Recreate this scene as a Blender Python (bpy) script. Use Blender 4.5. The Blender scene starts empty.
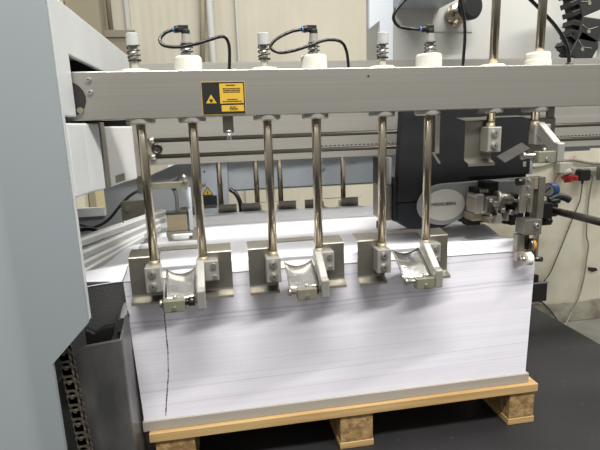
import bpy, math, random
from mathutils import Vector, Matrix
random.seed(7)
scene = bpy.context.scene
COL = scene.collection
PI = math.pi

# ------------------------------------------------------------------ materials
def lin(c):
    c = c / 255.0
    return c / 12.92 if c <= 0.04045 else ((c + 0.055) / 1.055) ** 2.4
def rgb(r, g, b): return (lin(r), lin(g), lin(b), 1.0)

def mat(name, c, rough=0.5, metal=0.0, noise=0.0, nscale=(8, 8, 8), c2=None, bump=0.0, bscale=None,
        trans=0.0, emit=None, spec=0.5, contrast=None, aniso=0.0, coat=0.0):
    m = bpy.data.materials.new(name); m.use_nodes = True
    nt = m.node_tree; N = nt.nodes; L = nt.links
    b = N['Principled BSDF']
    b.inputs['Base Color'].default_value = c
    b.inputs['Roughness'].default_value = rough
    b.inputs['Metallic'].default_value = metal
    b.inputs['Specular IOR Level'].default_value = spec
    if trans: b.inputs['Transmission Weight'].default_value = trans
    if coat: b.inputs['Coat Weight'].default_value = coat
    if emit:
        b.inputs['Emission Color'].default_value = emit[0]; b.inputs['Emission Strength'].default_value = emit[1]
    tc = N.new('ShaderNodeTexCoord')
    if noise or c2:
        mp = N.new('ShaderNodeMapping'); mp.inputs['Scale'].default_value = nscale
        L.new(tc.outputs['Object'], mp.inputs['Vector'])
        nz = N.new('ShaderNodeTexNoise'); nz.inputs['Scale'].default_value = 1.0
        nz.inputs['Detail'].default_value = 5.0
        L.new(mp.outputs['Vector'], nz.inputs['Vector'])
        rp = N.new('ShaderNodeValToRGB')
        lo, hi = contrast or (0.35, 0.65)
        rp.color_ramp.elements[0].position = lo; rp.color_ramp.elements[1].position = hi
        k = 1 - noise
        rp.color_ramp.elements[0].color = c2 or (c[0]*k, c[1]*k, c[2]*k, 1)
        rp.color_ramp.elements[1].color = c
        L.new(nz.outputs['Fac'], rp.inputs['Fac'])
        L.new(rp.outputs['Color'], b.inputs['Base Color'])
    if bump:
        mp2 = N.new('ShaderNodeMapping'); mp2.inputs['Scale'].default_value = bscale or nscale
        L.new(tc.outputs['Object'], mp2.inputs['Vector'])
        n2 = N.new('ShaderNodeTexNoise'); n2.inputs['Scale'].default_value = 1.0; n2.inputs['Detail'].default_value = 4
        L.new(mp2.outputs['Vector'], n2.inputs['Vector'])
        bp = N.new('ShaderNodeBump'); bp.inputs['Strength'].default_value = bump; bp.inputs['Distance'].default_value = 0.004
        L.new(n2.outputs['Fac'], bp.inputs['Height']); L.new(bp.outputs['Normal'], b.inputs['Normal'])
    return m

M = {}
M['panel']   = mat('panel_paint', rgb(142, 149, 151), 0.55, noise=0.05, nscale=(1.5, 1.5, 1.5))
M['panel2']  = mat('frame_paint', rgb(196, 199, 199), 0.40, noise=0.06, nscale=(9, 9, 9))
M['scuff']   = mat('scuffed_paint', rgb(204, 204, 200), 0.45, c2=rgb(150, 148, 143), nscale=(26, 26, 18), contrast=(0.27, 0.40))
M['blue']    = mat('bluegrey_paint', rgb(160, 167, 173), 0.42, noise=0.06, nscale=(5, 5, 5))
M['bluedk']  = mat('dull_bluegrey_paint', rgb(160, 164, 165), 0.5, noise=0.10, nscale=(4, 4, 4))
M['alu']     = mat('brushed_aluminium', rgb(180, 177, 168), 0.36, 0.80, noise=0.07, nscale=(1.2, 60, 260), bump=0.05, bscale=(2, 200, 500))
M['rail']    = mat('satin_rail', rgb(180, 177, 169), 0.42, 0.65, noise=0.08, nscale=(2, 30, 60))
M['groove']  = mat('dark_groove_steel', rgb(92, 88, 80), 0.35, 0.7)
M['steel']   = mat('nickel_steel', rgb(196, 190, 178), 0.30, 0.9, noise=0.15, nscale=(20, 20, 60))
M['plate']   = mat('stainless_sheet', rgb(150, 146, 135), 0.32, 0.75, noise=0.22, nscale=(14, 14, 22))
M['bright']  = mat('bright_cast', rgb(188, 185, 176), 0.36, 0.6, noise=0.10, nscale=(30, 30, 30))
M['chrome']  = mat('chrome_rod', rgb(190, 178, 158), 0.20, 1.0, noise=0.18, nscale=(90, 90, 3))
M['tongue']  = mat('polished_tongue', rgb(224, 222, 216), 0.20, 0.95, noise=0.25, nscale=(30, 24, 24), bump=0.5, bscale=(30, 40, 30))
M['tonguedk']= mat('dark_tongue', rgb(70, 68, 64), 0.7, 0.0, spec=0.15, noise=0.25, nscale=(40, 40, 40))  # matte dark grey, darker than the polished tongues
M['olive']   = mat('olive_zinc', rgb(146, 145, 126), 0.42, 0.45, noise=0.12, nscale=(40, 40, 40))
M['khaki']   = mat('khaki_metal', rgb(150, 140, 116), 0.45, 0.4, noise=0.12, nscale=(30, 30, 60))
M['screw']   = mat('zinc_screw', rgb(206, 204, 198), 0.28, 0.9)
M['hole']    = mat('dark_socket', rgb(38, 36, 33), 0.6)
M['white']   = mat('white_nylon', rgb(226, 224, 210), 0.45, spec=0.4)
M['clear']   = mat('clear_cap_plastic', rgb(205, 207, 204), 0.25, trans=0.35)
M['spring']  = mat('spring_wire', rgb(86, 82, 74), 0.3, 0.9)
M['rubber']  = mat('black_rubber', rgb(24, 24, 24), 0.45)
M['hose']    = mat('black_hose', rgb(18, 18, 19), 0.25)
M['bluering']= mat('blue_release_ring', rgb(92, 130, 170), 0.4)
M['charcoal']= mat('charcoal_cover', rgb(36, 37, 39), 0.6, spec=0.25, noise=0.10, nscale=(12, 12, 12))
M['charlow'] = mat('charcoal_lower_cover', rgb(34, 36, 39), 0.55, spec=0.25)
M['silver']  = mat('silver_grey_cover', rgb(146, 147, 146), 0.45, noise=0.05, nscale=(6, 6, 6))
M['badge']   = mat('badge_cream_grey', rgb(202, 200, 190), 0.35)
M['ink']     = mat('badge_ink', rgb(44, 50, 66), 0.5)
M['dksteel'] = mat('dark_rolled_steel', rgb(122, 121, 118), 0.34, 0.55, c2=rgb(84, 84, 83), nscale=(14, 14, 5))
M['chain']   = mat('oiled_chain', rgb(118, 110, 97), 0.42, 0.6, noise=0.4, nscale=(90, 90, 90))
M['blackmet']= mat('black_oxide', rgb(34, 33, 32), 0.4, 0.5)
M['shaft']   = mat('dark_shaft', rgb(92, 88, 82), 0.28, 0.9, noise=0.4, nscale=(6, 30, 30))
M['yellow']  = mat('warning_yellow', rgb(200, 163, 52), 0.5)
M['black']   = mat('print_and_shade_black', rgb(22, 22, 21), 0.5)
M['wood']    = mat('pallet_pine', rgb(196, 166, 114), 0.7, c2=rgb(170, 134, 84), nscale=(3, 40, 60), bump=0.25, bscale=(4, 60, 90))
M['block']   = mat('pressed_block', rgb(176, 146, 98), 0.8, c2=rgb(130, 100, 62), nscale=(60, 60, 60), bump=0.5, bscale=(120, 120, 120))
M['card']    = mat('grey_board', rgb(168, 161, 148), 0.8, noise=0.08, nscale=(4, 4, 300))
M['pen']     = mat('pen_ink', rgb(34, 32, 38), 0.6)
M['orange']  = mat('amber_roller', rgb(186, 136, 54), 0.5)
M['red']     = mat('red_plug', rgb(176, 40, 44), 0.5)
M['gaugeblu']= mat('gauge_blue', rgb(32, 76, 140), 0.4)
M['gaugeface']= mat('gauge_face', rgb(196, 194, 178), 0.3)
M['greycable']= mat('grey_cable', rgb(168, 164, 152), 0.5)
M['midhose'] = mat('grey_hose', rgb(82, 84, 84), 0.4)
M['socket']  = mat('socket_grey', rgb(206, 204, 194), 0.5)
M['pinkwire']= mat('pale_red_wire', rgb(196, 140, 120), 0.5)
M['lightbox']= mat('white_cover', rgb(226, 232, 238), 0.45)
M['hood']    = mat('grey_hood', rgb(190, 190, 184), 0.48, noise=0.05, nscale=(3, 3, 3))
M['column']  = mat('olive_column', rgb(152, 144, 121), 0.7)
M['cream']   = mat('cream_column', rgb(226, 220, 196), 0.7)
M['tan']     = mat('tan_cabinet', rgb(138, 130, 112), 0.6)
M['strip']   = mat('sheet_guide_strip', rgb(190, 191, 188), 0.38, 0.25, noise=0.08, nscale=(10, 10, 10))
M['chaingrey']= mat('plastic_chain', rgb(38, 38, 37), 0.5, noise=0.3, nscale=(60, 60, 60))
M['beige']   = mat('beige_board', rgb(188, 176, 138), 0.7, noise=0.05, nscale=(20, 20, 20))
M['paperw']  = mat('white_card', rgb(240, 240, 236), 0.7)

def paper_material():
    m = bpy.data.materials.new('stacked_paper'); m.use_nodes = True
    nt = m.node_tree; N = nt.nodes; L = nt.links; b = N['Principled BSDF']
    b.inputs['Roughness'].default_value = 0.85; b.inputs['Specular IOR Level'].default_value = 0.2
    tc = N.new('ShaderNodeTexCoord')
    def band(scale, lo, hi, detail=2):
        mp = N.new('ShaderNodeMapping'); mp.inputs['Scale'].default_value = scale
        mp.inputs['Rotation'].default_value = (0, 0.014, 0)
        L.new(tc.outputs['Object'], mp.inputs['Vector'])
        nz = N.new('ShaderNodeTexNoise'); nz.inputs['Scale'].default_value = 1; nz.inputs['Detail'].default_value = detail
        L.new(mp.outputs['Vector'], nz.inputs['Vector'])
        r = N.new('ShaderNodeMapRange'); r.inputs['From Min'].default_value = lo; r.inputs['From Max'].default_value = hi
        L.new(nz.outputs['Fac'], r.inputs['Value']); return r.outputs['Result']
    def mix(fac, a, c):
        x = N.new('ShaderNodeMix'); x.data_type = 'RGBA'
        L.new(fac, x.inputs['Factor'])
        for s, v in ((x.inputs[6], a), (x.inputs[7], c)):
            if hasattr(v, 'default_value'): L.new(v, s)
            else: s.default_value = v
        return x.outputs[2]
    fine = band((1.2, 1.2, 420), 0.30, 0.55)
    broad = band((0.8, 0.8, 34), 0.36, 0.46, 1)
    c = mix(fine, rgb(232, 230, 237), rgb(243, 241, 247))
    c = mix(broad, rgb(235, 232, 240), c)
    sp = N.new('ShaderNodeSeparateXYZ'); L.new(tc.outputs['Object'], sp.inputs['Vector'])
    mp = N.new('ShaderNodeMapping'); mp.inputs['Scale'].default_value = (4, 4, 0.5); L.new(tc.outputs['Object'], mp.inputs['Vector'])
    nz = N.new('ShaderNodeTexNoise'); nz.inputs['Scale'].default_value = 1; nz.inputs['Detail'].default_value = 2; L.new(mp.outputs['Vector'], nz.inputs['Vector'])
    def mth(op, a, b_=None, c_=None):
        x = N.new('ShaderNodeMath'); x.operation = op
        for i, v in enumerate((a, b_, c_)):
            if v is None: continue
            if hasattr(v, 'default_value'): L.new(v, x.inputs[i])
            else: x.inputs[i].default_value = v
        return x.outputs[0]
    for z0, half, amp in ((0.268, 0.0035, 0.020), (0.256, 0.002, 0.016), (0.335, 0.003, 0.010), (0.085, 0.0012, 0.004), (0.045, 0.0010, 0.003)):
        h = mth('MULTIPLY_ADD', nz.outputs['Fac'], amp, z0 - amp*0.5)
        h = mth('MULTIPLY_ADD', sp.outputs['X'], 0.018, h)
        d = mth('ABSOLUTE', mth('SUBTRACT', sp.outputs['Z'], h))
        r = N.new('ShaderNodeMapRange'); r.inputs['From Min'].default_value = 0; r.inputs['From Max'].default_value = half
        r.inputs['To Min'].default_value = 0.75; r.inputs['To Max'].default_value = 0; L.new(d, r.inputs['Value'])
        c = mix(r.outputs['Result'], c, rgb(202, 196, 214))
    L.new(c, b.inputs['Base Color'])
    return m
M['paper'] = paper_material()
M['sheet'] = mat('top_sheet', rgb(244, 244, 247), 0.8, spec=0.2)

def mesh_plate_material():
    m = bpy.data.materials.new('perforated_steel'); m.use_nodes = True
    nt = m.node_tree; N = nt.nodes; L = nt.links; b = N['Principled BSDF']
    b.inputs['Roughness'].default_value = 0.42; b.inputs['Metallic'].default_value = 0.6
    tc = N.new('ShaderNodeTexCoord'); mp = N.new('ShaderNodeMapping')
    mp.inputs['Rotation'].default_value = (0, 0.785, 0); mp.inputs['Scale'].default_value = (430, 430, 430)
    L.new(tc.outputs['Object'], mp.inputs['Vector'])
    ck = N.new('ShaderNodeTexChecker'); ck.inputs['Scale'].default_value = 1
    ck.inputs['Color1'].default_value = rgb(138, 137, 134); ck.inputs['Color2'].default_value = rgb(96, 96, 95)
    L.new(mp.outputs['Vector'], ck.inputs['Vector']); L.new(ck.outputs['Color'], b.inputs['Base Color'])
    return m
M['perf'] = mesh_plate_material()

def wall_panel_material():
    m = bpy.data.materials.new('corrugated_panels'); m.use_nodes = True
    nt = m.node_tree; N = nt.nodes; L = nt.links; b = N['Principled BSDF']
    b.inputs['Roughness'].default_value = 0.6
    tc = N.new('ShaderNodeTexCoord')
    w = N.new('ShaderNodeTexWave'); w.wave_type = 'BANDS'; w.bands_direction = 'X'; w.inputs['Scale'].default_value = 4.2
    w.inputs['Distortion'].default_value = 0.0
    L.new(tc.outputs['Object'], w.inputs['Vector'])
    mp = N.new('ShaderNodeMapping'); mp.inputs['Scale'].default_value = (1.6, 1, 0.5)
    L.new(tc.outputs['Object'], mp.inputs['Vector'])
    nz = N.new('ShaderNodeTexNoise'); nz.inputs['Scale'].default_value = 1.3; nz.inputs['Detail'].default_value = 6
    L.new(mp.outputs['Vector'], nz.inputs['Vector'])
    rp = N.new('ShaderNodeValToRGB'); rp.color_ramp.elements[0].color = rgb(190, 184, 164); rp.color_ramp.elements[1].color = rgb(206, 200, 181)
    rp.color_ramp.elements[0].position = .35; rp.color_ramp.elements[1].position = .65
    L.new(nz.outputs['Fac'], rp.inputs['Fac']); L.new(rp.outputs['Color'], b.inputs['Base Color'])
    bp = N.new('ShaderNodeBump'); bp.inputs['Strength'].default_value = 0.18; bp.inputs['Distance'].default_value = 0.01
    L.new(w.outputs['Fac'], bp.inputs['Height']); L.new(bp.outputs['Normal'], b.inputs['Normal'])
    return m
M['hallwall'] = wall_panel_material()
M['plaster'] = mat('cream_plaster', rgb(246, 241, 222), 0.8, c2=rgb(226, 218, 194), nscale=(4, 4, 5), contrast=(0.3, 0.55), bump=0.3, bscale=(14, 14, 14))
M['plinth']  = mat('stained_plinth', rgb(196, 190, 172), 0.85, c2=rgb(140, 134, 118), nscale=(7, 7, 9), contrast=(0.35, 0.62))
M['concrete']= mat('grey_concrete', rgb(168, 166, 156), 0.8, c2=rgb(136, 134, 126), nscale=(3, 3, 3), bump=0.2, bscale=(30, 30, 30))
def mat_floor():
    m = mat('black_floor_plate', rgb(34, 33, 34), 0.6, c2=rgb(25, 25, 26), nscale=(5, 5, 5), bump=0.15, bscale=(60, 60, 60))
    nt = m.node_tree; N = nt.nodes; L = nt.links; b = N['Principled BSDF']
    src = b.inputs['Base Color'].links[0].from_socket
    tc = N.new('ShaderNodeTexCoord'); v = N.new('ShaderNodeTexVoronoi'); v.inputs['Scale'].default_value = 26
    L.new(tc.outputs['Object'], v.inputs['Vector'])
    r = N.new('ShaderNodeMapRange'); r.inputs['From Min'].default_value = .05; r.inputs['From Max'].default_value = .085
    r.inputs['To Min'].default_value = .8; r.inputs['To Max'].default_value = 0
    L.new(v.outputs['Distance'], r.inputs['Value'])
    x = N.new('ShaderNodeMix'); x.data_type = 'RGBA'
    L.new(r.outputs['Result'], x.inputs['Factor']); L.new(src, x.inputs[6]); x.inputs[7].default_value = rgb(82, 80, 78)
    L.new(x.outputs[2], b.inputs['Base Color'])
    return m
M['mat'] = mat_floor()

# ------------------------------------------------------------------ mesh builder
class MB:
    def __init__(s): s.v = []; s.f = []; s.sm = []
    def add(s, vs, fs, smooth=False):
        o = len(s.v); s.v += [Vector(p) for p in vs]
        for f in fs: s.f.append([o + i for i in f]); s.sm.append(smooth)
        return s
    def box(s, x0, x1, y0, y1, z0, z1):
        vs = [(x, y, z) for x in (x0, x1) for y in (y0, y1) for z in (z0, z1)]
        return s.add(vs, [(0,1,3,2),(4,6,7,5),(0,4,5,1),(2,3,7,6),(0,2,6,4),(1,5,7,3)])
    def obox(s, c, ax, ay, az, hx, hy, hz):
        c = Vector(c); ax, ay, az = (Vector(a).normalized() for a in (ax, ay, az))
        vs = [c + ax*hx*i + ay*hy*j + az*hz*k for i in (-1,1) for j in (-1,1) for k in (-1,1)]
        return s.add(vs, [(0,1,3,2),(4,6,7,5),(0,4,5,1),(2,3,7,6),(0,2,6,4),(1,5,7,3)])
    def cyl(s, a, b, r, r2=None, n=20):
        a = Vector(a); b = Vector(b); r2 = r if r2 is None else r2
        d = (b - a).normalized(); u = d.orthogonal().normalized(); w = d.cross(u)
        vs = []
        for p, q in ((a, r), (b, r2)):
            vs += [p + (u*math.cos(2*PI*i/n) + w*math.sin(2*PI*i/n))*q for i in range(n)]
        s.add(vs, [(i, (i+1) % n, n+(i+1) % n, n+i) for i in range(n)], True)
        o = len(s.v) - 2*n
        s.f.append([o+i for i in range(n)][::-1]); s.sm.append(False)
        s.f.append([o+n+i for i in range(n)]); s.sm.append(False)
        return s
    def lathe(s, a, d, prof, n=28):          # prof: list of (t along d, radius)
        a = Vector(a); d = Vector(d).normalized(); u = d.orthogonal().normalized(); w = d.cross(u)
        for (t0, r0), (t1, r1) in zip(prof[:-1], prof[1:]):
            vs = []
            for t, r in ((t0, r0), (t1, r1)):
                vs += [a + d*t + (u*math.cos(2*PI*i/n) + w*math.sin(2*PI*i/n))*max(r, 1e-5) for i in range(n)]
            s.add(vs, [(i, (i+1) % n, n+(i+1) % n, n+i) for i in range(n)], True)
        return s
    def ring(s, c, d, R, r, n=24, k=8):
        c = Vector(c); d = Vector(d).normalized(); u = d.orthogonal().normalized(); w = d.cross(u)
        vs = []
        for i in range(n):
            e = u*math.cos(2*PI*i/n) + w*math.sin(2*PI*i/n)
            for j in range(k):
                vs.append(c + e*(R + r*math.cos(2*PI*j/k)) + d*r*math.sin(2*PI*j/k))
        return s.add(vs, [(i*k+j, i*k+(j+1) % k, ((i+1) % n)*k+(j+1) % k, ((i+1) % n)*k+j) for i in range(n) for j in range(k)], True)
    def tube(s, pts, r, n=10, sub=8):
        P = [Vector(p) for p in pts]
        if sub > 1 and len(P) > 2:
            Q = []
            E = [P[0]*2-P[1]] + P + [P[-1]*2-P[-2]]
            for i in range(1, len(E)-2):
                a, b, c, d = E[i-1:i+3]
                for k in range(sub):
                    t = k/sub
                    Q.append(0.5*((2*b) + (c-a)*t + (2*a-5*b+4*c-d)*t*t + (3*b-a-3*c+d)*t**3))
            Q.append(P[-1]); P = Q
        u = (P[1]-P[0]).orthogonal().normalized(); vs = []
        for i, p in enumerate(P):
            d = (P[min(i+1, len(P)-1)] - P[max(i-1, 0)]).normalized()
            u = (u - d*u.dot(d)).normalized(); w = d.cross(u)
            vs += [p + (u*math.cos(2*PI*j/n) + w*math.sin(2*PI*j/n))*r for j in range(n)]
        m = len(P)
        s.add(vs, [(i*n+j, i*n+(j+1) % n, (i+1)*n+(j+1) % n, (i+1)*n+j) for i in range(m-1) for j in range(n)], True)
        o = len(s.v) - m*n
        s.f.append([o+j for j in range(n)][::-1]); s.sm.append(False)
        s.f.append([o+(m-1)*n+j for j in range(n)]); s.sm.append(False)
        return s
    def prism(s, poly, d):                    # poly: planar 3D points, extruded by vector d
        n = len(poly); d = Vector(d); vs = [Vector(p) for p in poly] + [Vector(p)+d for p in poly]
        fs = [(i, (i+1) % n, n+(i+1) % n, n+i) for i in range(n)]
        fs += [tuple(range(n))[::-1], tuple(range(n, 2*n))]
        return s.add(vs, fs)
    def sheet(s, rows, th, smooth=True):      # rows: grid of points; thickness th downwards along -normal approx
        R = len(rows); C = len(rows[0]); P = [[Vector(p) for p in r] for r in rows]
        nrm = (P[0][-1]-P[0][0]).cross(P[-1][0]-P[0][0]).normalized()
        vs = [p for r in P for p in r] + [p - nrm*th for r in P for p in r]
        k = R*C; fs = []
        for i in range(R-1):
            for j in range(C-1):
                a, b, c, d = i*C+j, i*C+j+1, (i+1)*C+j+1, (i+1)*C+j
                fs.append((a, b, c, d)); fs.append((k+d, k+c, k+b, k+a))
        s.add(vs, fs, smooth); o = len(s.v) - 2*k
        edge = [j for j in range(C)] + [i*C+C-1 for i in range(1, R)] + [(R-1)*C+j for j in range(C-2, -1, -1)] + [i*C for i in range(R-2, 0, -1)]
        for q in range(len(edge)):
            a, b = edge[q], edge[(q+1) % len(edge)]
            s.f.append([o+b, o+a, o+k+a, o+k+b]); s.sm.append(False)
        return s
    def build(s, name, m, parent=None, bevel=0.0, seg=2):
        me = bpy.data.meshes.new(name)
        off = Vector((0, 0, 0)); p = parent
        while p: off += p.location; p = p.parent
        me.from_pydata([v - off for v in s.v], [], s.f)
        me.polygons.foreach_set('use_smooth', s.sm)
        me.materials.append(M[m] if isinstance(m, str) else m)
        me.validate(); me.update()
        import bmesh
        bm = bmesh.new(); bm.from_mesh(me); bmesh.ops.recalc_face_normals(bm, faces=bm.faces); bm.to_mesh(me); bm.free()
        o = bpy.data.objects.new(name, me); COL.objects.link(o)
        if parent: o.parent = parent
        if bevel:
            bv = o.modifiers.new('bevel', 'BEVEL'); bv.width = bevel; bv.segments = seg; bv.limit_method = 'ANGLE'; bv.angle_limit = 0.6
        return o

def tag(o, label=None, cat=None, group=None, kind=None):
    if label: o['label'] = label
    if cat: o['category'] = cat
    if group: o['group'] = group
    if kind: o['kind'] = kind
    return o
def empty(name, loc, label, cat, group=None, kind=None):
    o = bpy.data.objects.new(name, None); COL.objects.link(o); o.location = loc
    o.empty_display_size = 0.05
    return tag(o, label, cat, group, kind)
def copy_tree(o, parent=None):
    c = o.copy(); COL.objects.link(c)
    if parent: c.parent = parent
    for ch in list(o.children): copy_tree(ch, c)
    return c
def screw(c, d, r, parent, m='screw'):
    c = Vector(c); d = Vector(d).normalized()
    b = MB().cyl(c, c + d*r*0.25, r*1.25, n=18).cyl(c + d*r*0.25, c + d*r*0.95, r, r*0.85, n=18)
    o = b.build('screw', m, parent)
    return o
def socket_screw(c, d, r, parent):
    o = screw(c, d, r, parent)
    c = Vector(c); d = Vector(d).normalized()
    o.data.materials.append(M['hole'])
    n0 = len(o.data.polygons)
    # hex recess drawn as a dark inset on the head
    h = MB().cyl(c + d*r*0.9, c + d*r*1.0, r*0.5, n=6)
    return o, h

# ------------------------------------------------------------------ setting
def struct(name, mb, m, label, cat, bevel=0):
    return tag(mb.build(name, m, None, bevel), label, cat, kind='structure')
struct('floor', MB().box(-2.6, 1.605, -2.6, 2.6, -0.53, 0.0), 'mat', 'black steel floor plate the pallet stands on, speckled with dust', 'floor')
struct('floor_right', MB().box(-6, 7, -4, 3.7, -0.60, -0.531), 'concrete', 'lower grey concrete floor at right beside the black plate', 'floor')
struct('wall_right', MB().box(1.35, 5.2, 1.63, 1.75, -0.531, 0.86), 'plaster', 'stained cream plaster wall at right with cables and sockets', 'wall')
struct('trim_1', MB().box(1.35, 5.2, 1.612, 1.629, -0.531, -0.385), 'plinth', 'stained grey plinth strip along the foot of the plaster wall', 'plinth', 0.006)
struct('wall_back', MB().box(-4, 7, 3.55, 3.65, -0.531, 3.4), 'hallwall', 'pale ribbed panel wall of the hall behind the machine', 'wall')
b = MB().box(-1.9, -0.93, 3.2, 3.5, -0.531, 3.0)
struct('column', b, 'cream', 'bright cream column behind the grey machine corner', 'column')
struct('column', MB().box(-0.92, -0.66, 3.3, 3.5, -0.531, 3.0), 'column', 'olive beige column beside the cream column', 'column')
struct('trim_2', MB().box(-0.49, -0.455, 3.5, 3.549, -0.5, 3.2).box(0.46, 0.48, 3.5, 3.549, -0.5, 3.2), 'hood', 'vertical seam strip on the pale panel wall', 'trim')
t = empty('wall_cabinet', (-0.55, 3.4, 1.2), 'tan wall cabinet beside the olive column on back wall', 'cabinet')
MB().box(-0.655, -0.42, 3.42, 3.549, 1.2, 1.66).build('body', 'tan', t, 0.006)
MB().box(-0.665, -0.41, 3.40, 3.419, 1.63, 1.69).build('lid', 'tan', t, 0.004)
MB().cyl((-0.62, 3.5, 1.70), (-0.62, 3.5, 2.5), 0.02).build('conduit', 'tan', t)
t = empty('downpipe', (0.215, 3.48, 0), 'grey vertical pipe with yellowish brace on the back wall', 'pipe')
MB().cyl((0.235, 3.48, -0.5), (0.235, 3.48, 3.0), 0.032).build('pipe', 'hood', t)
MB().cyl((0.13, 3.48, 1.3), (0.20, 3.48, 2.3), 0.022).build('brace', 'column', t)

# ------------------------------------------------------------------ left machine cabinet
t = empty('machine_cabinet', (-0.3, -0.16, 0.0), 'large smooth blue grey machine cabinet filling the left edge', 'cabinet')
poly = [(-0.75, -0.16, 1.098), (-0.05, -0.16, 1.098), (-0.05, -0.16, 0.487), (-0.126, -0.16, 0.408), (-0.126, -0.16, 0.0), (-0.75, -0.16, 0.0)]
foot = [(-0.165, -0.160)] + [(-0.165 - 0.05*math.sin(0.65*k/10), -0.160 - 0.05*(1 - math.cos(0.65*k/10))) for k in range(1, 11)] + [(-0.42, -0.345)]
b = MB(); n = len(foot)
b.add([(x, y, z) for z in (0.0, 1.098) for x, y in foot], [(i, i+1, n+i+1, n+i) for i in range(n-1)], False)
o_ = len(b.v); b.v += [Vector(p) for p in poly[1:5]]
b.f.append([n, o_, o_+1, o_+2, o_+3, 0]); b.sm.append(False)
fp = b.build('front_panel', 'panel', t)
sd = fp.modifiers.new('solid', 'SOLIDIFY'); sd.thickness = 0.011; sd.offset = -1
e = MB()
e.box(-0.0515, -0.0495, -0.1612, -0.147, 0.49, 1.094)
e.build('panel_edge', 'panel2', t)
# side wall with the beam opening (x = -0.05 plane)
sw = MB()
Y = lambda y, z: (-0.062, y, z)
sw.prism([Y(-0.147, 1.098), Y(0.64, 1.098), Y(0.64, 1.003), Y(-0.067, 1.003), Y(-0.067, 0.884), Y(-0.147, 0.884)], (0.012, 0, 0))
sw.build('side_wall', 'panel2', t, 0.003)
MB().box(-0.75, -0.063, -0.147, 0.64, 1.084, 1.097).build('top_panel', 'panel', t)
MB().box(-0.745, -0.066, 0.628, 0.64, 0.765, 1.083).box(-0.745, -0.735, -0.14, 0.627, 0.765, 1.083).box(-0.734, -0.066, -0.14, 0.627, 0.765, 0.785).build('shade_lining', 'black', t)  # black lining added, its colour stands in for the shade inside the cabinet
MB().box(-0.70, -0.60, 0.3, 0.6, 0.0, 0.765).build('rear_post', 'bluedk', t)

t = empty('guide_wall', (-0.03, 0.1, 0.731), 'pale grey sloping guide block beneath the beam end, paint scuffed', 'guide')
def slab(pts, z0, z1, th):
    n = len(pts); b = MB()
    poly = [(x, y, z0) for x, y in pts] + [(x - th, y, z0) for x, y in reversed(pts)]
    return b.prism(poly, (0, 0, z1 - z0))
slab([(-0.049, -0.145), (-0.040, -0.072), (-0.021, -0.016)], 0.731, 0.872, 0.05).build('front_block', 'panel2', t, 0.004)
MB().box(-0.045, -0.0205, -0.008, 0.03, 0.731, 0.874).build('clamp_bar', 'plate', t, 0.002)
slab([(-0.021, 0.036), (-0.006, 0.139), (0.011, 0.203)], 0.729, 0.865, 0.04).build('rear_block', 'scuff', t, 0.004)
MB().prism([(-0.0175, 0.065, 0.735), (-0.008, 0.125, 0.735), (-0.008, 0.125, 0.752), (-0.0175, 0.065, 0.752)], (0.0015, 0, 0)).build('maker_plate', 'plate', t)
slab([(0.0115, 0.204), (0.03, 0.298)], 0.735, 0.86, 0.02).build('end_plate', 'rail', t)

# ------------------------------------------------------------------ beam
beam = empty('crossbeam', (0.7, -0.03, 0.875), 'long brushed aluminium beam spanning the picture with black yellow label', 'beam', kind='thing')
MB().box(-0.25, 1.9, -0.06, 0.0, 0.877, 0.972).build('profile', 'alu', beam, 0.0015)
for z in (0.956, 0.932):
    sc_ = screw((-0.021, -0.06, z), (0, -1, 0), 0.0048, beam)
    MB().cyl((-0.021, -0.0644, z), (-0.021, -0.0650, z), 0.0018, n=6).build('hex_socket', 'hole', sc_)
MB().cyl((0.559, -0.0605, 0.954), (0.559, -0.0615, 0.954), 0.0022, n=14).build('bore', 'hole', beam)
eb = MB().cyl((-0.064, -0.0602, 0.920), (-0.064, -0.0612, 0.920), 0.034).build('end_bore', 'hole', beam)
MB().cyl((-0.043, -0.0612, 0.897), (-0.043, -0.066, 0.897), 0.006).build('bolt', 'khaki', eb)
PAIRS = [(0.067, 0.174), (0.335, 0.444), (0.600, 0.712), (0.870, 0.987)]
PY = -0.035
for i, (xl, xr) in enumerate(PAIRS):
    for x in (xl, xr):
        MB().lathe((x, -0.030, 0.866), (0, 0, 1), [(0, 0.0), (0, 0.026), (0.003, 0.030), (0.011, 0.030), (0.011, 0.0)]).build('lower_bushing', 'rail', beam)
    MB().lathe((xl, -0.030, 0.972), (0, 0, 1), [(0, 0.029), (0.003, 0.029), (0.005, 0.026), (0.005, 0)]).build('upper_flange', 'white', beam)
    if i < 3:
        MB().lathe((xr, -0.030, 0.972), (0, 0, 1), [(0, 0.0292), (0.026, 0.0292), (0.030, 0.026), (0.030, 0)], n=36).build('bushing_knob', 'white', beam)
    else:
        MB().lathe((xr, -0.030, 0.972), (0, 0, 1), [(0, 0.0298), (0.013, 0.0298), (0.014, 0.0280), (0.026, 0.0280), (0.031, 0.025), (0.031, 0)], n=36).build('bushing_knob', 'white', beam)
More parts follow.
